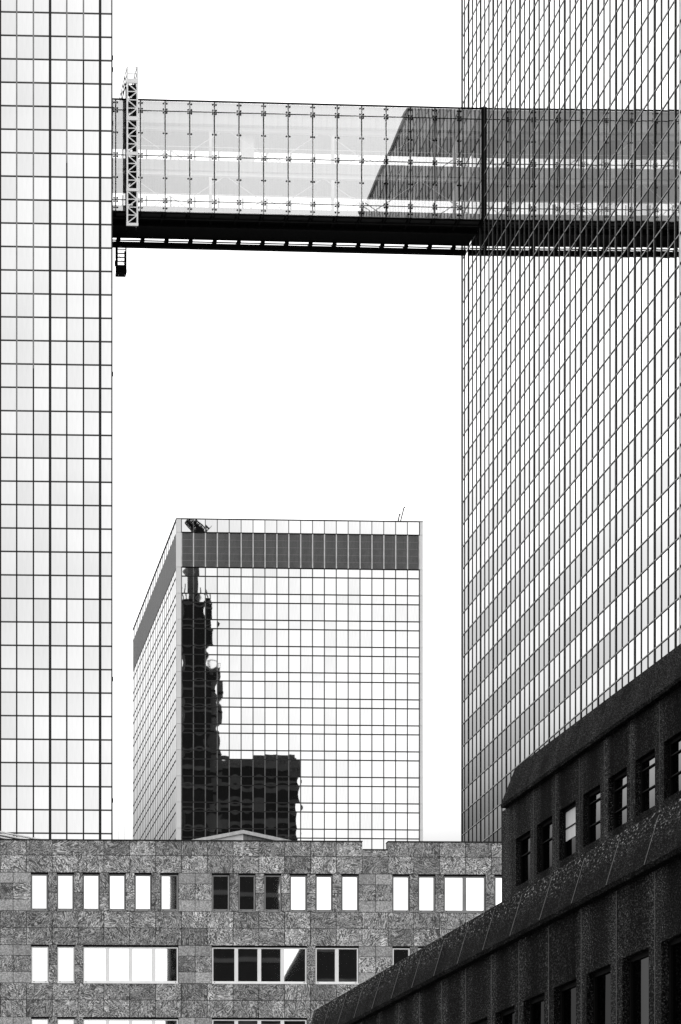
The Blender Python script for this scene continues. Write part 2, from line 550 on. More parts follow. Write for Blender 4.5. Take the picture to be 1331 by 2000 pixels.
# ------------------------------------------------------------------ the glazed bridge between the two towers
BR = at_px(945, 185.4, radians(3.0))
PW = 1.871
NB = 16
ztop = CAMZ + (YH - 213) / F * 185.4
zbot = CAMZ + (YH - 428.5) / F * 185.4
HB = ztop - zbot
br = thing('sky_bridge', 'two storey glazed footbridge high up between the towers, black underside', 'bridge', BR)
rows = [0, 0.10, 0.503, 0.907, 1.0]
zb = [zbot + HB * r for r in rows]
UL = -PW * 15.12
D = 4.5
ue = [0.0] + [-PW * i for i in range(1, 16)] + [UL]
for c in range(len(ue) - 1):
    u1, u0 = ue[c], ue[c + 1]
    w = u1 - u0 - 0.035
    if w < 0.15: continue
    for k in range(4):
        h = zb[k + 1] - zb[k] - 0.035
        me = shared(('bp', round(w, 2), round(h, 2)), lambda: MB().pane(0, 0, 0, w, h, 0.0011, 6).mesh('pane', 'bridge_glass'))
        link('pane', me, br, ((u0 + u1) / 2, 0, (zb[k] + zb[k + 1]) / 2), (jit(.0014) - 0.0060, 0, jit(.0014) - 0.0135))
for i in range(1, 16):
    box_obj('glazing_joint', br, 'black_metal', -PW * i - 0.042, -PW * i + 0.042, -0.012, 0.03, zbot, ztop)
for k in (1, 2, 3):
    MB().box(UL, -0.02, -0.013, 0.031, -0.026, 0.026).build('glazing_joint', 'black_metal', br, (0, 0, zb[k]))
MB().box(UL, -0.02, -0.06, 0.05, -0.02, 0.07).build('top_rail', 'black_metal', br, (0, 0, ztop))
def fitting4():
    b = MB()
    for sx in (-1, 1):
        for sz in (-1, 1):
            b.bar((sx * 0.125, -0.02, sz * 0.125), (sx * 0.125, 0.03, sz * 0.125), 0.068, 8)
            b.bar((0, 0.034, 0), (sx * 0.125, 0.028, sz * 0.125), 0.012, 4)
    return b.mesh('glass_fitting', 'black_metal')
def fitting2():
    b = MB()
    for sx in (-1, 1):
        b.bar((sx * 0.125, -0.02, 0), (sx * 0.125, 0.03, 0), 0.068, 8)
        b.bar((0, 0.034, 0), (sx * 0.125, 0.028, 0), 0.012, 4)
    return b.mesh('glass_fitting', 'black_metal')
for i in range(1, 16):
    for k in (1, 2, 3):
        link('glass_fitting', shared('fit4', fitting4), br, (-PW * i, 0, zb[k]))
    for z in (zbot + 0.25, (zb[1] + zb[2]) / 2, (zb[2] + zb[3]) / 2, ztop - 0.22):
        link('glass_fitting', shared('fit2', fitting2), br, (-PW * i, 0, z))
# floors and ceilings
MB().box(UL, -0.02, 0.10, D - 0.1, 6.75, 8.36).build('roof_box', 'ceiling', br, (0, 0, zbot))
MB().box(UL, -0.02, 0.35, D - 0.1, 3.35, 4.12).build('floor_slab', 'ceiling', br, (0, 0, zbot))
MB().box(UL, -0.02, 0.30, D - 0.1, 0.02, 0.55).build('floor_slab', 'ceiling', br, (0, 0, zbot))
for z in (6.45, 3.05):
    MB().box(UL, -0.02, 0.5, 0.75, z, z + 0.28).build('edge_beam', 'white_metal', br, (0, 0, zbot))
for z0 in (0.55, 4.12):
    MB().box(UL, -0.02, 0.42, 0.46, z0 + 1.02, z0 + 1.06).build('handrail', 'white_metal', br, (0, 0, zbot))
    MB().box(UL, -0.02, D - 0.3, D - 0.26, z0 + 1.02, z0 + 1.06).build('handrail', 'white_metal', br, (0, 0, zbot))
    for i in range(0, 8):
        a = -PW * (2 * i + 0.5)
        if a - PW * 2 < UL: continue
        p0, p1 = (a, 0.6, zbot + z0 + 0.05), (a - PW * 2, 0.6, zbot + z0 + 2.55)
        if i % 2:
            p0, p1 = (a, 0.6, zbot + z0 + 2.55), (a - PW * 2, 0.6, zbot + z0 + 0.05)
        MB().bar(p0, p1, 0.035, 6).build('truss_diagonal', 'white_metal', br)
        q0, q1 = (p0[0], D - 0.4, p1[2]), (p1[0], D - 0.4, p0[2])
        MB().bar(q0, q1, 0.035, 6).build('truss_diagonal', 'white_metal', br)
    for i in range(1, 16):
        if i % 5 == 1:
            box_obj('post', br, 'white_metal', -PW * i - 0.32, -PW * i - 0.1, 0.5, 0.72, zbot + z0, zbot + z0 + 2.4)
        box_obj('rear_post', br, 'mid_metal', -PW * (i + .45) - 0.06, -PW * (i + .45) + 0.06, D - 0.25, D - 0.13, zbot + z0, zbot + z0 + 2.6)
u_a, z_a = BR.on_v(473, 264, 1.2)
u_b, z_b = BR.on_v(497, 300, 1.2)
box_obj('service_cabinet', br, 'white_metal', u_a, u_b, 1.2, 1.7, zbot + 4.13, z_a)
for i in range(0, 15):
    me = shared('brback', lambda: MB().pane(0, 0, 0, PW - 0.04, HB - 0.1, 0, 1).mesh('rear_pane', 'clear_glass'))
    link('rear_pane', me, br, (-PW * (i + .5), D, zbot + HB / 2))
# black underside with bays, a gutter and an outrigger rail behind
MB().box(UL, -0.02, 0.0, D, -0.06, -0.02).build('underside', 'black_metal', br, (0, 0, zbot))
MB().box(UL, -0.02, 1.7, 2.0, -0.34, -0.061).build('underside_beam', 'black_metal', br, (0, 0, zbot))
MB().box(UL, -0.02, 0.75, 0.85, -0.20, -0.061).build('underside_beam', 'dark_metal', br, (0, 0, zbot))
for i in range(0, 15):
    box_obj('underside_rib', br, 'black_metal', -PW * i - 0.16, -PW * i + 0.0, 0.05, 1.6, zbot - 0.18, zbot - 0.065)
    box_obj('underside_tray', br, 'dark_metal', -PW * (i + 1) + 0.1, -PW * i - 0.25, 0.15, 0.62, zbot - 0.12, zbot - 0.065)
MB().box(UL, 0.0, D + 0.54, D + 0.86, -0.44, -0.07).build('outrigger_beam', 'black_metal', br, (0, 0, zbot))
MB().box(UL, 0.0, D + 0.22, D + 0.32, -0.13, -0.07).build('outrigger_rail', 'black_metal', br, (0, 0, zbot))
for i in range(0, 15):
    box_obj('outrigger_bracket', br, 'black_metal', -PW * (i + .6) - 0.16, -PW * (i + .6) + 0.16, D - 0.05, D + 0.545, zbot - 0.24, zbot - 0.075)
MB().box(-0.16, 0.05, -0.10, 0.25, -0.05, HB + 0.12).build('end_post', 'black_metal', br, (0, 0, zbot))

# ------------------------------------------------------------------ maintenance gantry in front of the bridge
GU0, _ = BR.on_v(249.0, 300, -1.25)
GU1, _ = BR.on_v(268.5, 300, -1.25)
GV = -1.25
GF = Frame(*BR.world(GU0, GV), BR.yaw)
gantry = thing('maintenance_gantry', 'white lattice maintenance gantry clamped over the bridge beside the left tower', 'gantry', GF)
GW = GU1 - GU0
def gz(py):
    return BR.on_v(258, py, GV)[1]
z_lo, z_hi = gz(441), gz(158)
for x in (0, GW):
    box_obj('front_chord', gantry, 'white_metal', x - 0.06, x + 0.06, -0.06, 0.06, z_lo, gz(131))
    box_obj('rear_chord', gantry, 'black_metal', x - 0.05, x + 0.05, 0.70, 0.80, z_lo, gz(160))
for a, b in ((154, 163), (228, 235.5), (297, 303.5), (368.5, 374), (436, 441.5)):
    box_obj('band_plate', gantry, 'white_metal', -0.075, GW + 0.075, -0.075, 0.03, gz(b), gz(a))
MB().box(-0.05, GW + 0.05, -0.02, 0.02, -0.02, 0.02).build('top_bar', 'mid_metal', gantry, (0, 0, gz(131)))
MB().box(-0.05, GW + 0.05, -0.02, 0.02, -0.02, 0.02).build('top_bar', 'mid_metal', gantry, (0, 0, gz(144)))
stages = [(163, 228), (235.5, 297), (303.5, 368.5), (374, 436)]
for a, b in stages:
    n = 4
    for i in range(n):
        y0_, y1_ = a + (b - a) * i / n, a + (b - a) * (i + 1) / n
        p, q = ((0, -0.02, gz(y0_)), (GW, -0.02, gz(y1_))) if i % 2 == 0 else ((GW, -0.02, gz(y0_)), (0, -0.02, gz(y1_)))
        MB().bar(p, q, 0.05).build('brace', 'white_metal', gantry)
        MB().bar((p[0], 0.72, q[2]), (q[0], 0.72, p[2]), 0.035).build('brace', 'black_metal', gantry)
        if i:
            MB().bar((0, -0.02, gz(y0_)), (GW, -0.02, gz(y0_)), 0.045).build('rung', 'white_metal', gantry)
        MB().bar((0, 0.72, gz((y0_ + y1_) / 2)), (GW, 0.72, gz((y0_ + y1_) / 2)), 0.035).build('rung', 'black_metal', gantry)
        for x in (0, GW):
            MB().bar((x, 0.0, gz(y0_)), (x, 0.72, gz(y1_)), 0.03).build('side_brace', 'dark_metal' if x == 0 else 'white_metal', gantry)
    MB().box(0.07, GW - 0.07, 0.1, 0.66, gz(a + 17), gz(a + 1)).build('machine_box', 'black_metal', gantry)
    MB().box(0.04, GW - 0.04, 0.76, 0.80, gz(a + 33), gz(a + 18)).build('rear_plate', 'black_metal', gantry)
    MB().box(GW - 0.28, GW - 0.03, 0.3, 0.7, gz(b - 1), gz(a + 20)).build('cable_duct', 'black_metal', gantry)
    MB().box(0.0, 0.045, 0.2, 0.72, gz(b), gz(a)).build('side_plate', 'black_metal', gantry)
MB().box(-0.05, GW + 0.05, 0.1, 0.85, gz(424) - 0.05, gz(424) + 0.05).build('platform', 'dark_metal', gantry)
for x in (-0.02, GW - 0.04):
    for z, th, m_ in ((gz(131), 0.035, 'mid_metal'), (gz(143), 0.03, 'dark_metal'), (gz(155), 0.05, 'black_metal')):
        MB().bar((x, 0.02, z), (x, 4.6, z), th).build('roof_arm_rail', m_, gantry)
    for v in (1.3, 2.4, 3.5, 4.55):
        MB().bar((x, v, gz(155)), (x, v, gz(131)), 0.03).build('roof_arm_post', 'dark_metal', gantry)
MB().box(-0.1, GW + 0.1, 2.2, 4.7, ztop + 0.075, ztop + 0.45).build('roof_carriage', 'black_metal', gantry)
MB().bar((-0.35, 4.3, ztop + 0.9), (0.1, 4.3, ztop + 0.3), 0.05).build('roof_lever', 'black_metal', gantry)

# ------------------------------------------------------------------ cradle hanging under the rear rail
CV = D + 0.75
CU0, CZ1 = BR.on_v(228.5, 482, CV)
CU1, CZ0 = BR.on_v(247.5, 532, CV)
CF = Frame(*BR.world(CU0, CV), BR.yaw)
cradle = thing('access_cradle', 'small black access cage hanging under the bridge next to the left tower', 'cradle', CF)
CW, CH = CU1 - CU0, CZ1 - CZ0
for x in (0.04, CW - 0.04):
    for v in (0.0, 0.75):
        box_obj('post', cradle, 'black_metal', x - 0.045, x + 0.045, v - 0.045, v + 0.045, CZ0, zbot - 0.10 if v == 0 else CZ1)
for i in range(1, 5):
    z = CZ0 + 0.55 + (CH - 0.55) * i / 4.6
    for v in (0.0, 0.75):
        box_obj('rail', cradle, 'black_metal', 0.05, CW - 0.05, v - 0.03, v + 0.03, z - 0.03, z + 0.03)
    for x in (0.04, CW - 0.04):
        box_obj('side_rail', cradle, 'black_metal', x - 0.03, x + 0.03, 0.05, 0.70, z - 0.03, z + 0.03)
MB().box(-0.02, CW + 0.02, -0.06, 0.81, CZ0 - 0.02, CZ0 + 0.20).build('floor_tray', 'black_metal', cradle)
MB().box(0.05, CW - 0.02, -0.05, 0.8, CZ0 + 0.29, CZ0 + 0.48).build('kick_plate', 'black_metal', cradle)
MB().box(-0.16, 0.05, -0.14, 0.1, CZ0 + 0.5, CZ0 + 0.85).build('hoist_box', 'black_metal', cradle)
MB().box(-0.10, 0.04, -0.1, 0.1, CZ0 + 1.1, CZ1 + 0.2).build('hoist_post', 'black_metal', cradle)
MB().bar((0.1, -0.03, CZ0 + 1.35), (CW - 0.1, -0.03, CZ0 + 0.55), 0.02).build('brace', 'black_metal', cradle)
MB().box(0.20, 0.40, -0.2, -0.05, CZ1 - 0.05, CZ1 + 0.25).build('motor', 'mid_metal', cradle)
cab = thing('hoist_cables', 'thin pale cables dropping from the access cage to the roofs below', 'cable', CF)
for x in (0.15, CW - 0.1):
    MB().bar((x, 0.3, 0.0), (x, 0.3, CZ0 - 0.03), 0.012, 5).build('cable', 'white_metal', cab)

# ------------------------------------------------------------------ the tower in the middle
CT = at_px(345, 326.0, radians(2.2))
ct = thing('glass_tower', 'mirror glass office block in the middle distance with louvred band below its roof', 'tower', CT, 'mirror glass office towers')
def ctz(py, px=350):
    return CT.on_v(px, py)[1]
uw0, uw1 = CT.on_v(355, 1300)[0], CT.on_v(819.5, 1300)[0]
uR = CT.on_v(826.5, 1300)[0]
NC = 20
cw = (uw1 - uw0) / NC
zt, z1, z2 = ctz(1012), ctz(1039.5), ctz(1107.5)
per = 51.0 / F * 326.0
lines = [z2]
for i in range(13):
    lines += [ctz(1125) - per * i, ctz(1158.4) - per * i]
zlow = lines[-1]
DEP = 52.6
MB().box(0.05, uR - 0.05, 0.16, DEP, 0, zt - 0.05).build('core', 'void', ct)
cells = []
for k in range(len(lines) - 1):
    for c in range(NC):
        px, py = CT.pixel(uw0 + cw * (c + .5), 0, (lines[k] + lines[k + 1]) / 2)
        cells.append((py < 1655, lines[k] - lines[k + 1], c, k))
cells.sort(key=lambda q: (-q[0], -q[1]))
st = MB()
for i, (seen, h, c, k) in enumerate(cells):
    uc, zc = uw0 + cw * (c + .5), (lines[k] + lines[k + 1]) / 2
    if i < 280:
        pane_obj(ct, uc, 0.03, zc, cw - 0.07, h - 0.07, 'mid_glass', random.choice((0.0014, 0.0028, -0.0016)), 0.0026, n=6)
    else:
        st.pane(uc, 0.03, zc, cw - 0.07, h - 0.07, random.choice((0.0012, 0.0020, -0.0014)), 6, tilt=(jit(.0026), jit(.0026)))
for c in range(NC):
    pane_obj(ct, uw0 + cw * (c + .5), 0.03, (zt + z1) / 2 - 0.05, cw - 0.06, zt - z1 - 0.2, 'mid_glass', 0.002, 0.002, n=6)
o = st.build('pane_field', 'mid_glass', ct)
o['kind'] = 'stuff'
for c in range(NC + 1):
    u = uw0 + cw * c
    box_obj('mullion', ct, 'grey_metal', u - 0.065, u + 0.065, -0.03, 0.15, zlow, z2 - 0.06)
    box_obj('louvre_post', ct, 'light_metal', u - 0.065, u + 0.065, -0.06, 0.15, z2 + 0.06, z1 - 0.06)
    box_obj('parapet_mullion', ct, 'grey_metal', u - 0.045, u + 0.045, -0.03, 0.15, z1 + 0.06, zt - 0.1)
for z in lines[1:]:
    me = shared('ct_tr', lambda: MB().box(uw0, uw1, -0.035, 0.15, -0.07, 0.07).mesh('transom', 'dark_metal'))
    link('transom', me, ct, (0, 0, z))
for z in (z1, z2):
    MB().box(uw0, uw1, -0.07, 0.15, -0.06, 0.06).build('transom', 'black_metal', ct, (0, 0, z))
MB().box(0, uR, -0.07, 0.3, -0.1, 0.0).build('coping', 'dark_metal', ct, (0, 0, zt))
def louvre():
    b = MB()
    n = 10
    for i in range(n):
        x = -cw / 2 + 0.14 + (cw - 0.28) * i / (n - 1)
        b.box(x - 0.033, x + 0.033, -0.02, 0.08, 0, z1 - z2 - 0.13)
    return b.mesh('louvre_panel', 'slat')
for c in range(NC):
    link('louvre_panel', shared('louv', louvre), ct, (uw0 + cw * (c + .5), 0.02, z2 + 0.065))
for k in range(4):
    z = z2 + (z1 - z2) * (k + 1) / 5
    MB().box(uw0, uw1, 0.105, 0.13, -0.03, 0.03).build('louvre_rail', 'mid_metal', ct, (0, 0, z))
# corner columns in stacked panels
zc_ = [zt - 0.1, z1, z2] + [ctz(1158.4) - per * i for i in range(13)]
for i in range(len(zc_) - 1):
    box_obj('corner_panel', ct, 'pale_panel', 0.02, uw0 - 0.07, -0.05, 0.6, zc_[i + 1] + 0.02, zc_[i] - 0.02)
    box_obj('corner_panel', ct, 'pale_panel', uw1 + 0.08, uR, -0.05, 0.6, zc_[i + 1] + 0.02, zc_[i] - 0.02)
# left side, seen at a grazing angle
NS = 25
sw = (DEP - 0.8) / NS
s_st = MB()
for k in range(len(lines) - 1):
    for c in range(NS):
        s_st.pane(0.03, 0.7 + sw * (c + .5), (lines[k] + lines[k + 1]) / 2, sw - 0.08, lines[k] - lines[k + 1] - 0.06, 0.001, 2, 'side', (jit(.001), jit(.001)))
for c in range(NS):
    s_st.pane(0.03, 0.7 + sw * (c + .5), (zt + z1) / 2, sw - 0.08, zt - z1 - 0.2, 0.001, 2, 'side')
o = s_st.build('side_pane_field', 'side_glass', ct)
o['kind'] = 'stuff'
for c in range(NS + 1):
    v = 0.7 + sw * c
    box_obj('side_mullion', ct, 'mid_metal', -0.002, 0.15, v - 0.06, v + 0.06, zlow, z2)
    box_obj('side_mullion', ct, 'mid_metal', -0.002, 0.15, v - 0.06, v + 0.06, z1, zt - 0.1)
for z in lines:
    me = shared('ct_str', lambda: MB().box(-0.004, 0.15, 0.65, DEP, -0.09, 0.05).mesh('side_transom', 'black_metal'))
    link('side_transom', me, ct, (0, 0, z))
for c in range(NS):
    def slouv():
        b = MB()
        for i in range(13):
            y = -sw / 2 + 0.1 + (sw - 0.2) * i / 12
            b.box(-0.02, 0.08, y - 0.05, y + 0.05, 0, z1 - z2 - 0.1)
        return b.mesh('side_louvre_panel', 'grey_metal')
    link('side_louvre_panel', shared('slouv', slouv), ct, (0.03, 0.7 + sw * (c + .5), z2 + 0.05))
MB().box(-0.07, 0.3, 0.0, DEP, -0.1, 0.0).build('side_coping', 'dark_metal', ct, (0, 0, zt - 0.001))
# roof davits
ud, zd = CT.on_v(776, 1018, 1.0)
for (a, b, r) in (((776.5, 1016), (781, 1004), 0.09), ((781, 1004), (782.5, 1006), 0.09), ((781, 1016.5), (789.5, 991.5), 0.085), ((789.5, 991.5), (792, 990), 0.085)):
    p, q = CT.on_v(*a, 1.0), CT.on_v(*b, 1.0)
    MB().bar((p[0], 1.0, p[1] - (0.6 if a[1] > 1010 else 0)), (q[0], 1.0, q[1]), r, 6).build('davit_arm', 'black_metal', ct)
u_, z_ = CT.on_v(781, 1018, 1.0)
MB().box(u_ - 0.9, u_ + 0.6, 0.6, 1.6, zt - 0.05, zt + 0.12).build('davit_base', 'black_metal', ct)

# ------------------------------------------------------------------ granite office building across the bottom
GR = at_px(0.0, 118.0, math.atan(F / 170000.0))
gr = thing('granite_building', 'swirled granite clad office building with rows of windows across the bottom', 'building', GR)
def gu(px, py=1800): return GR.on_v(px, py)[0]
def gz_(py, px=20): return GR.on_v(px, py)[1]
G0 = 0.012
MB().box(gu(-160), gu(1420), 0.14, 22, 0, gz_(1662)).build('core', 'void', gr)
ylist = {'top': 1640.5, 'a': 1669.5, 'b': 1703.5, 'c': 1778.5, 'd': 1811.0, 'e': 1845.0}
PER = 141.2
def slab(px0, px1, py0, py1, mat='granite'):
    u0, u1, za, zb_ = gu(px0) + G0, gu(px1) - G0, gz_(py1) + G0, gz_(py0) - G0
    ox = random.uniform(-.0015, .0015)
    k = ('slab', mat, round(u1 - u0, 2), round(zb_ - za, 2))
    w, h = u1 - u0, zb_ - za
    me = shared(k, lambda: MB().box(-w / 2, w / 2, 0, 0.06, -h / 2, h / 2).mesh('granite_slab', mat))
    return link('granite_slab', me, gr, ((u0 + u1) / 2, ox, (za + zb_) / 2))
joints = [1.6 + 50.45 * i for i in range(-2, 21)]
def course(py0, py1, notch=False):
    for i in range(len(joints) - 1):
        a, b = joints[i], joints[i + 1]
        if b > 1015: break
        if notch and 705 < a < 712:
            slab(a, b, py0 + 16, py1)
        else:
            slab(a, b, py0, py1)
course(1640.5, 1669.5, True)
course(1669.5, 1703.5)
course(1778.5, 1811.0); course(1811.0, 1845.0)
course(1919.5, 1952.3); course(1952.3, 1986.2)
course(2060, 2093); course(2093, 2127)
# coping in three lengths round the notch
ua, ub = gu(joints[0]), gu(708.8)
uc, ud2 = gu(757.5), gu(1015)
z = gz_(1640.5)
MB().box(ua, ub - 0.005, -0.03, 0.5, z, z + 0.05).build('coping', 'dark_metal', gr)
MB().box(uc + 0.005, ud2, -0.03, 0.5, z, z + 0.05).build('coping', 'dark_metal', gr)
MB().box(ub + 0.01, uc - 0.01, -0.02, 0.5, gz_(1656.5), gz_(1656.5) + 0.05).build('coping', 'dark_metal', gr)
for a, b, t_ in ((ub - 0.06, ub - 0.005, 0), (uc + 0.005, uc + 0.06, 0)):
    MB().box(a, b, 0.07, 0.45, gz_(1668), z - 0.01).build('notch_cheek', 'granite', gr)
MB().box(ua, ub - 0.1, 0.07, 0.13, gz_(1668), z - 0.01).build('parapet_back', 'granite', gr)
MB().box(uc + 0.1, ud2, 0.07, 0.13, gz_(1668), z - 0.01).build('parapet_back', 'granite', gr)

def window(px0, px1, py0, py1, panes, fmat, bias=0.0):
    """frame, lights of mirror glass, projecting sill; the panes sit back in the stone"""
    u0, u1, za, zb_ = gu(px0), gu(px1), gz_(py1), gz_(py0)
    fw = 0.055
    fr = MB()
    fr.box(u0, u0 + fw, 0.045, 0.14, za, zb_)
    fr.box(u1 - fw, u1, 0.045, 0.14, za, zb_)
    fr.box(u0 + fw, u1 - fw, 0.045, 0.14, zb_ - 0.05, zb_)
    fr.box(u0 + fw, u1 - fw, 0.045, 0.14, za, za + 0.10)
    n = panes
    pw = (u1 - u0 - 2 * fw) / n
    for i in range(1, n):
        x = u0 + fw + pw * i
        fr.box(x - 0.085, x + 0.085, 0.05, 0.14, za + 0.10, zb_ - 0.05)
    wd = fr.build('window', fmat, gr)
    for i in range(n):
        a = u0 + fw + pw * i + (0.085 if i else 0)
        b = u0 + fw + pw * (i + 1) - (0.085 if i < n - 1 else 0)
        h = zb_ - za - 0.15
        pane = MB().pane(0, 0, 0, b - a, h, random.choice((0.00015, 0.0003, -0.00015)), 6).build('pane', 'window_glass', wd, ((a + b) / 2, 0.105, za + 0.10 + h / 2))
        pane.rotation_euler = (jit(.0006), 0, jit(.0006))
    MB().box(u0 - 0.01, u1 + 0.01, -0.025, 0.05, za - 0.035, za + 0.012).build('sill', fmat, wd)
    for x in (u0 + 0.12, u1 - 0.12):
        MB().box(x - 0.02, x + 0.02, 0.03, 0.046, za + 0.03, za + 0.06).build('sill_bolt', 'black_metal', wd)
def winrow(py0, py1, wins, fmat):
    blanks, prev = [], -100
    for (a, b, n) in wins:
        window(a + 0.6, b - 0.4, py0 + 3.5, py1 - 0.8, n, fmat)
        # head shadow gap
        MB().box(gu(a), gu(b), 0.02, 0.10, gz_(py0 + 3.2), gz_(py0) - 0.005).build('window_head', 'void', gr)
    edges = [-100] + [x for w in wins for x in w[:2]] + [1015]
    for i in range(0, len(edges), 2):
        a, b = edges[i], edges[i + 1]
        if b - a < 30:
            m = (py0 + py1) / 2 + 1
            slab(a, b, py0, m); slab(a, b, m, py1)
        else:
            cuts = [-100, -65, -25.0, 26.0, b] if a < 0 else [a, (a + b) / 2, b]
            if b > 1000: cuts = [a, b]
            for j in range(len(cuts) - 1):
                y1_, y2_ = py0 + (py1 - py0) * 0.28, py0 + (py1 - py0) * 0.70
                slab(cuts[j], cuts[j + 1], py0, y1_, 'granite_pale')
                slab(cuts[j], cuts[j + 1], y1_, y2_)
                slab(cuts[j], cuts[j + 1], y2_, py1, 'granite_pale')
r1 = [(61, 94, 1), (111.7, 144.7, 1), (162.3, 195.2, 1), (212.9, 245.9, 1), (263.5, 296.4, 1), (314, 348.8, 1),
      (414.5, 449, 1), (466, 499.5, 1), (516.5, 550, 1), (566.7, 600, 1), (617, 650, 1), (667.3, 701, 1),
      (767, 800.5, 1), (817.5, 850.5, 1), (867.5, 949, 2), (966.5, 1000, 1)]
r2 = [(61.5, 95.5, 1), (112.3, 146.3, 1), (163, 348.8, 4), (414.5, 600, 4), (616.5, 701, 2), (767, 801.5, 1), (817.5, 951, 3), (967, 1001, 1)]
winrow(1703.5, 1778.5, r1, 'mid_metal')
winrow(1845.0, 1919.5, r2, 'white_frame')
winrow(1986.2, 2060, r2, 'white_frame')

# ------------------------------------------------------------------ roof-top blocks just behind the granite parapet
PR = at_px(475, 150.0, radians(43.5))
pr = thing('plant_room', 'low roof block with pale sloping edge peeking over the granite parapet', 'roof block', PR)
zp = CAMZ + (YH - 1622) / F * 150
LW = 19.0
MB().box(0.03, LW, 0.05, LW, 0, zp - 0.15).build('core', 'clad_dark', pr)
for i in range(40):
    box_obj('cladding_panel', pr, 'clad_dark', 0.02 + i * 0.47, 0.45 + i * 0.47, 0.0, 0.045, 0, zp - 0.12)
for i in range(12):
    box_obj('cladding_sheet', pr, 'clad_light', -0.02, 0.025, 0.0 + i * 1.58, 1.57 + i * 1.58, 0, zp - 0.12)
MB().box(-0.12, LW, -0.12, 0.05, zp - 0.22, zp).build('eave_trim', 'light_metal', pr)
MB().box(-0.121, 0.05, 0.051, LW, zp - 0.22, zp).build('eave_trim', 'light_metal', pr)
MB().box(0.052, LW, 0.051, LW, zp - 0.1, zp - 0.02).build('roof_sheet', 'mid_metal', pr)

LV = at_px(-60, 148.0, radians(43.5))
lv = thing('louvre_screen', 'striped horizontal louvre screen above the granite parapet at the left edge', 'screen', LV)
zl = CAMZ + (YH - 1612) / F * 148
MB().box(0.1, 16, 0.25, 10, 0, zl - 0.2).build('core', 'void', lv)
for i in range(22):
    MB().box(0, 16, -0.05, 0.16, zl - 0.06 - i * 0.165, zl + 0.012 - i * 0.165).build('louvre_blade', 'white_metal', lv)
for i in range(9):
    MB().box(i * 1.98 + 0.02, i * 1.98 + 0.09, 0.165, 0.24, zl - 4, zl - 0.05).build('louvre_post', 'black_metal', lv)

# ------------------------------------------------------------------ dark stepped concrete building, bottom right
YD = math.atan((430.0 + CX) / F)
CA, CB = 13.45, 9.72
DA = Frame(CA - tan(YD) * 44.0, 44.0, YD)
db = thing('concrete_building', 'dark speckled concrete building stepping down in the lower right corner', 'building', DA)
PITCH = 1.25
uB = (CB - CA) * cos(YD)
# --- upper storey: plane u = 0
vA_end, _ = DA.on_u(980.3, 1700, 0)
vw, zwt = DA.on_u(1007.9, 1638.7, 0)
_, zwb = DA.on_u(1007.9, 1733.0, 0)
vw2, _ = DA.on_u(1036.0, 1638.7, 0)
WW = vw - vw2
_, z_par0 = DA.on_u(1111, 1493.8, 0)      # foot of the upper parapet
_, z_par1 = DA.on_u(1200, 1355.0, 0.06)      # its top
vB_end, _ = DA.on_u(608, 1985, uB)
_, zB1 = DA.on_u(979.8, 1763.5, uB + 0.08)
_, zB0 = DA.on_u(890, 1900.5, uB)
v2j, _ = DA.on_u(1072.5, 1900, uB)
_, zwt2 = DA.on_u(1216, 1872, uB)
NA, NBb = 13, 22
V_NEAR = vw - PITCH * 12.6
MB().box(0.30, 14, V_NEAR, vA_end - 0.01, 0, z_par0 + 0.1).build('core', 'void', db)
def bay_panel(name, h0, h1, wz0, wz1, width, wwid, thick=0.16):
    """one precast bay, its outline cut by a window opening; local y runs along the facade, face at x = 0"""
    a, b = width / 2 - 0.006, wwid / 2
    m = MB()
    m.box(0, thick, -a, -b, h0, h1)
    m.box(0, thick, b, a, h0, h1)
    m.box(0, thick, -b, b, wz1, h1)
    m.box(0, thick, -b, b, h0, wz0)
    return m.mesh(name, 'concrete')
up = bay_panel('wall_panel', zB0 + 0.2, z_par0, zwb, zwt, PITCH, WW)
def glazing(parent, u, vc, w, z0, z1, blind=False, glass='dim_glass', bars=(0.40, 0.74)):
    f = MB()
    f.box(u, u + 0.05, vc - w / 2, vc - w / 2 + 0.05, z0, z1)
    f.box(u, u + 0.05, vc + w / 2 - 0.05, vc + w / 2, z0, z1)
    f.box(u, u + 0.05, vc - w / 2 + 0.05, vc + w / 2 - 0.05, z1 - 0.05, z1)
    f.box(u, u + 0.05, vc - w / 2 + 0.05, vc + w / 2 - 0.05, z0, z0 + 0.05)
    wn = f.build('window', 'black_metal', parent)
    pn = MB().pane(0, 0, 0, w - 0.1, z1 - z0 - 0.1, 0.004, 6, 'side').build('pane', glass, wn, (u + 0.03, vc, (z0 + z1) / 2))
    pn.rotation_euler = (jit(.004), jit(.004), jit(.006))
    for fz in bars:
        MB().box(u - 0.005, u + 0.03, vc - w / 2 + 0.05, vc + w / 2 - 0.05, -0.008, 0.008).build('glazing_bar', 'black_metal', wn, (0, 0, z0 + (z1 - z0) * fz))
    if blind:
        MB().box(u + 0.012, u + 0.02, vc - w / 2 + 0.05, vc + w / 2 - 0.05, z0 + (z1 - z0) * 0.38, z1 - 0.05).build('blind', 'light_metal', wn)
REC = 0.085
for i in range(NA):
    vc = vw - WW / 2 - PITCH * i
    link('wall_panel', up, db, (0, vc, 0))
    glazing(db, REC, vc, WW, zwb, zwt, blind=(i == 2), glass='dim_glass' if i > 2 else 'black_glass', bars=((0.40 + jit(.06), 0.76 + jit(.05)) if i > 2 else (0.62,)))
    box_obj('joint_sealant', db, 'sealant_faint', -0.003, 0.012, vc - PITCH / 2 - 0.007, vc - PITCH / 2 + 0.007, zB0 + 0.2, z_par0)
ve = vw - WW / 2 + PITCH / 2 + 0.006
MB().box(0, 0.16, ve, vA_end, zB0 + 0.2, z_par0).build('corner_panel', 'concrete', db)
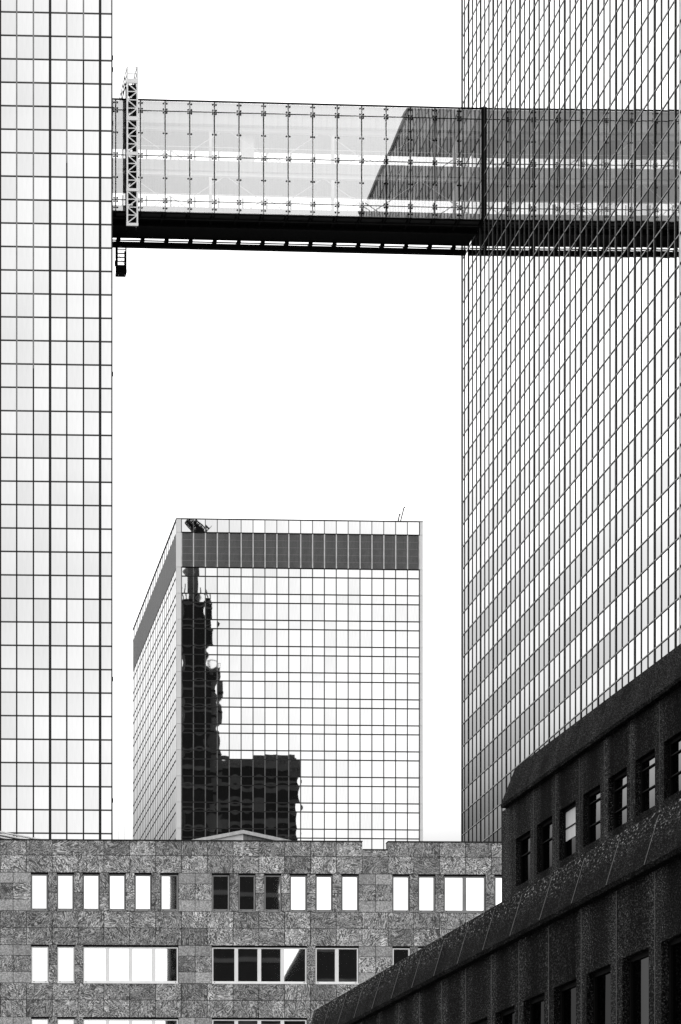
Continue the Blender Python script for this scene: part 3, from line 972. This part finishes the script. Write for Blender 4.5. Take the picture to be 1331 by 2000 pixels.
MB().box(0.16, 14, vA_end - 0.15, vA_end, zB0 + 0.2, z_par0).build('end_wall', 'concrete', db)
# --- parapets: precast skirts leaning in towards the top
ph_a, ph_b = z_par1 - z_par0, zB1 - zB0
def skirt(h, w, mat='concrete'):
    prof = [(-0.105, 0.0), (-0.125, 0.05), (0.06, h), (0.34, h), (0.34, 0.0)]
    return MB().prism(prof, -w / 2 + 0.005, w / 2 - 0.005).mesh('parapet_panel', mat)
vpa, _ = DA.on_u(990, 1570, 0)
ska = shared('skA', lambda: skirt(ph_a, PITCH, 'concrete_plain'))
ne = vpa - ve
i0 = 0
n_up = 14
first = vpa
cap = [(-0.105, 0.0), (-0.125, 0.05), (0.06, ph_a), (0.34, ph_a), (0.34, 0.0)]
vj = ve
while vj + PITCH < first: vj += PITCH
mesh_end = MB()
# hipped end piece: its end face leans back like the front
e0, e1 = vj + 0.006, first
ring0 = [(-0.105, 0.0), (-0.125, 0.05), (0.06, ph_a), (0.34, ph_a), (0.34, 0.0)]
n0 = len(mesh_end.v)
for a, zz in ring0: mesh_end.v.append((a, e0, zz))
for a, zz in ring0: mesh_end.v.append((a, e1 - 0.33 * zz / ph_a, zz))
for i in range(5):
    j = (i + 1) % 5
    mesh_end.f.append((i, j, 5 + j, 5 + i))
mesh_end.f += [(4, 3, 2, 1, 0), (5, 6, 7, 8, 9)]
mesh_end.smooth += [False] * 7
mesh_end.build('parapet_panel', 'concrete_plain', db, (0, 0, z_par0 + 0.003))
for i in range(n_up):
    vc = vj - PITCH * (i + 0.5)
    link('parapet_panel', ska, db, (0, vc, z_par0 + 0.003))
MB().box(0.341, 14, V_NEAR, first - 0.4, z_par0 + 0.11, z_par0 + 0.35).build('roof_deck', 'concrete', db)
# --- lower storey: plane u = uB
DBV = vB_end
skb = shared('skB', lambda: skirt(ph_b, PITCH, 'concrete_washed_glint'))
v_start = v2j + PITCH * math.ceil((DBV - v2j) / PITCH)
kk = 0
lowp = bay_panel('wall_panel', 0.0, zB0, zwt2 - 2.0, zwt2, PITCH, WW)
MB().box(uB + 0.30, uB + 14, V_NEAR - 6, DBV - 0.1, 0, zB0 + 0.15).build('core', 'void', db)
vj = v_start
while vj > V_NEAR - 5:
    vc = vj - PITCH / 2
    if vj - DBV < 0.02:
        link('parapet_panel', skb, db, (uB, vc, zB0))
        link('wall_panel', lowp, db, (uB, vc, 0))
        glazing(db, uB + REC, vc, WW, zwt2 - 2.0, zwt2, blind=False, glass='dim_glass' if kk in (14, 15) else 'black_glass', bars=(0.5,))
    else:
        w = DBV - (vj - PITCH)
        me = skirt(ph_b, w, 'concrete_washed_glint')
        link('parapet_panel', me, db, (uB, vj - PITCH + w / 2, zB0))
        MB().box(uB, uB + 0.16, vj - PITCH + 0.006, DBV, 0, zB0).build('corner_panel', 'concrete', db)
    box_obj('joint_sealant', db, 'sealant_mid', uB - 0.003, uB + 0.012, vj - PITCH - 0.007, vj - PITCH + 0.007, 0, zB0 - 0.01)
    me = shared('slseal', lambda: MB().prism([(-0.122, 0.06), (0.045, ph_b - 0.06), (0.065, ph_b - 0.06), (-0.102, 0.06)], -0.007, 0.007).mesh('joint_sealant', 'sealant'))
    link('joint_sealant', me, db, (uB - 0.004, vj - PITCH, zB0))
    vj -= PITCH
    kk += 1
MB().box(uB + 0.341, -0.002, V_NEAR - 6, vA_end, zB0 + 0.16, zB0 + 0.195).build('terrace', 'concrete', db)
MB().box(uB + 0.341, uB + 14, vA_end + 0.01, DBV - 0.02, zB0 + 0.16, zB0 + 0.19).build('terrace', 'concrete', db)
MB().box(uB + 0.16, uB + 14, DBV - 0.09, DBV, 0, zB0).build('end_wall', 'concrete', db)

# ------------------------------------------------------------------ buildings that the photograph shows only as reflections
def mirrored_block(parent, name, fr, pxa, pxb, py, v0, dep, mat='far_dark', band='far_band', step=3.6):
    ua, zt_ = fr.on_v(pxa, py, v0)
    ub_, _ = fr.on_v(pxb, py, v0)
    MB().box(ua, ub_, -v0 - dep, -v0, 0, zt_).build(name, mat, parent)
    k = int((zt_ - 6) / step)
    for i in range(k):
        z = zt_ - 0.9 - i * step
        box_obj('floor_band', parent, band, ua - 0.12, ub_ + 0.12, -v0 + 0.005, -v0 + 0.12, z - 0.5, z)
    return ua, ub_, zt_
# a stepped dark tower standing behind the right-hand tower, mirrored in the middle one
mt = thing('stepped_tower', 'dark stepped tower with roof mast, seen mirrored in the left columns of the middle tower', 'tower', CT)
a, b, z1_ = mirrored_block(mt, 'shaft', CT, 352, 413, 1168, 104, 9)
mirrored_block(mt, 'wing', CT, 413.2, 431, 1300, 105, 7, 'far_band', 'far_dark')
for i, px in enumerate((352, 361, 370, 383, 395, 404, 412)):
    u, z = CT.on_v(px, 1168, 104.5)
    MB().bar((u, -104.5, z - 0.5), (u, -104.5, z + (1.4, 2.2, 1.0)[i % 3]), 0.16).build('roof_post', 'far_dark', mt)
ua, za = CT.on_v(372, 1168, 106)
ub2, zb2 = CT.on_v(388, 1060, 106)
MB().box(ua, ub2, -108.5, -106, za - 1, zb2).build('mast_base', 'far_band', mt)
top, foot = CT.on_v(361, 1010, 106), CT.on_v(392, 1040, 106)
def boom(t_, side):
    x = top[0] + (foot[0] - top[0]) * t_ + side * (0.55 + 0.45 * t_)
    return (x, -106.5 + 0.8 * side, top[1] + (foot[1] - top[1]) * t_ + side * 0.6)
for side in (-1, 1):
    MB().bar(boom(0, side), boom(1.1, side), 0.22).build('crane_chord', 'far_dark', mt)
for i in range(8):
    sd = 1 if i % 2 else -1
    MB().bar(boom(i / 8, sd), boom((i + 1) / 8, -sd), 0.17).build('crane_lattice', 'far_dark', mt)
    MB().bar(boom(i / 8, -1), boom(i / 8, 1), 0.15).build('crane_lattice', 'far_dark', mt)
MB().box(foot[0] - 1.6, foot[0] + 0.8, -108, -105.6, foot[1] - 3.0, foot[1] + 0.4).build('crane_cab', 'far_dark', mt)
MB().bar((foot[0] + 0.6, -106.5, foot[1] - 0.2), (foot[0] + 2.2, -106.5, foot[1] + 1.6), 0.12).build('crane_stay', 'far_dark', mt)
u, z = CT.on_v(431, 1300, 105)
for i in range(5):
    MB().bar((u - i * 0.45, -105.5, z - 0.3), (u - i * 0.45, -105.5, z + 1.0), 0.05).build('railing_post', 'far_dark', mt)
MB().bar((u - 1.9, -105.5, z + 1.0), (u + 0.05, -105.5, z + 1.0), 0.05).build('railing', 'far_dark', mt)
# blocks across the street, mirrored in the granite building's windows
bA = thing('office_slab', 'dark office slab, seen mirrored in three windows of the granite building', 'building', GR)
mirrored_block(bA, 'wall', GR, 408, 553, 1660, 150, 14)
mirrored_block(bA, 'stair_core', GR, 553.5, 562, 1925, 150.5, 3)
bB = thing('office_slab', 'narrow dark tower, seen mirrored as a sliver in the sixth granite window', 'building', GR)
mirrored_block(bB, 'wall', GR, 341, 352, 1660, 160, 4)
mirrored_block(bB, 'side_core', GR, 332, 340.6, 1815, 160.5, 3)
bC = thing('office_slab', 'wide dark block with sloping roof end, seen mirrored in the lower granite windows', 'building', GR)
a, b, z_ = mirrored_block(bC, 'wall', GR, 602, 1010, 1832, 150, 3)
u0_, z0_ = GR.on_v(563, 1905, 150)
MB().prism([(u0_, 0), (u0_, z0_), (a - 0.01, z_), (a - 0.01, 0)], -153, -150).build('sloping_wing', 'far_dark', bC)
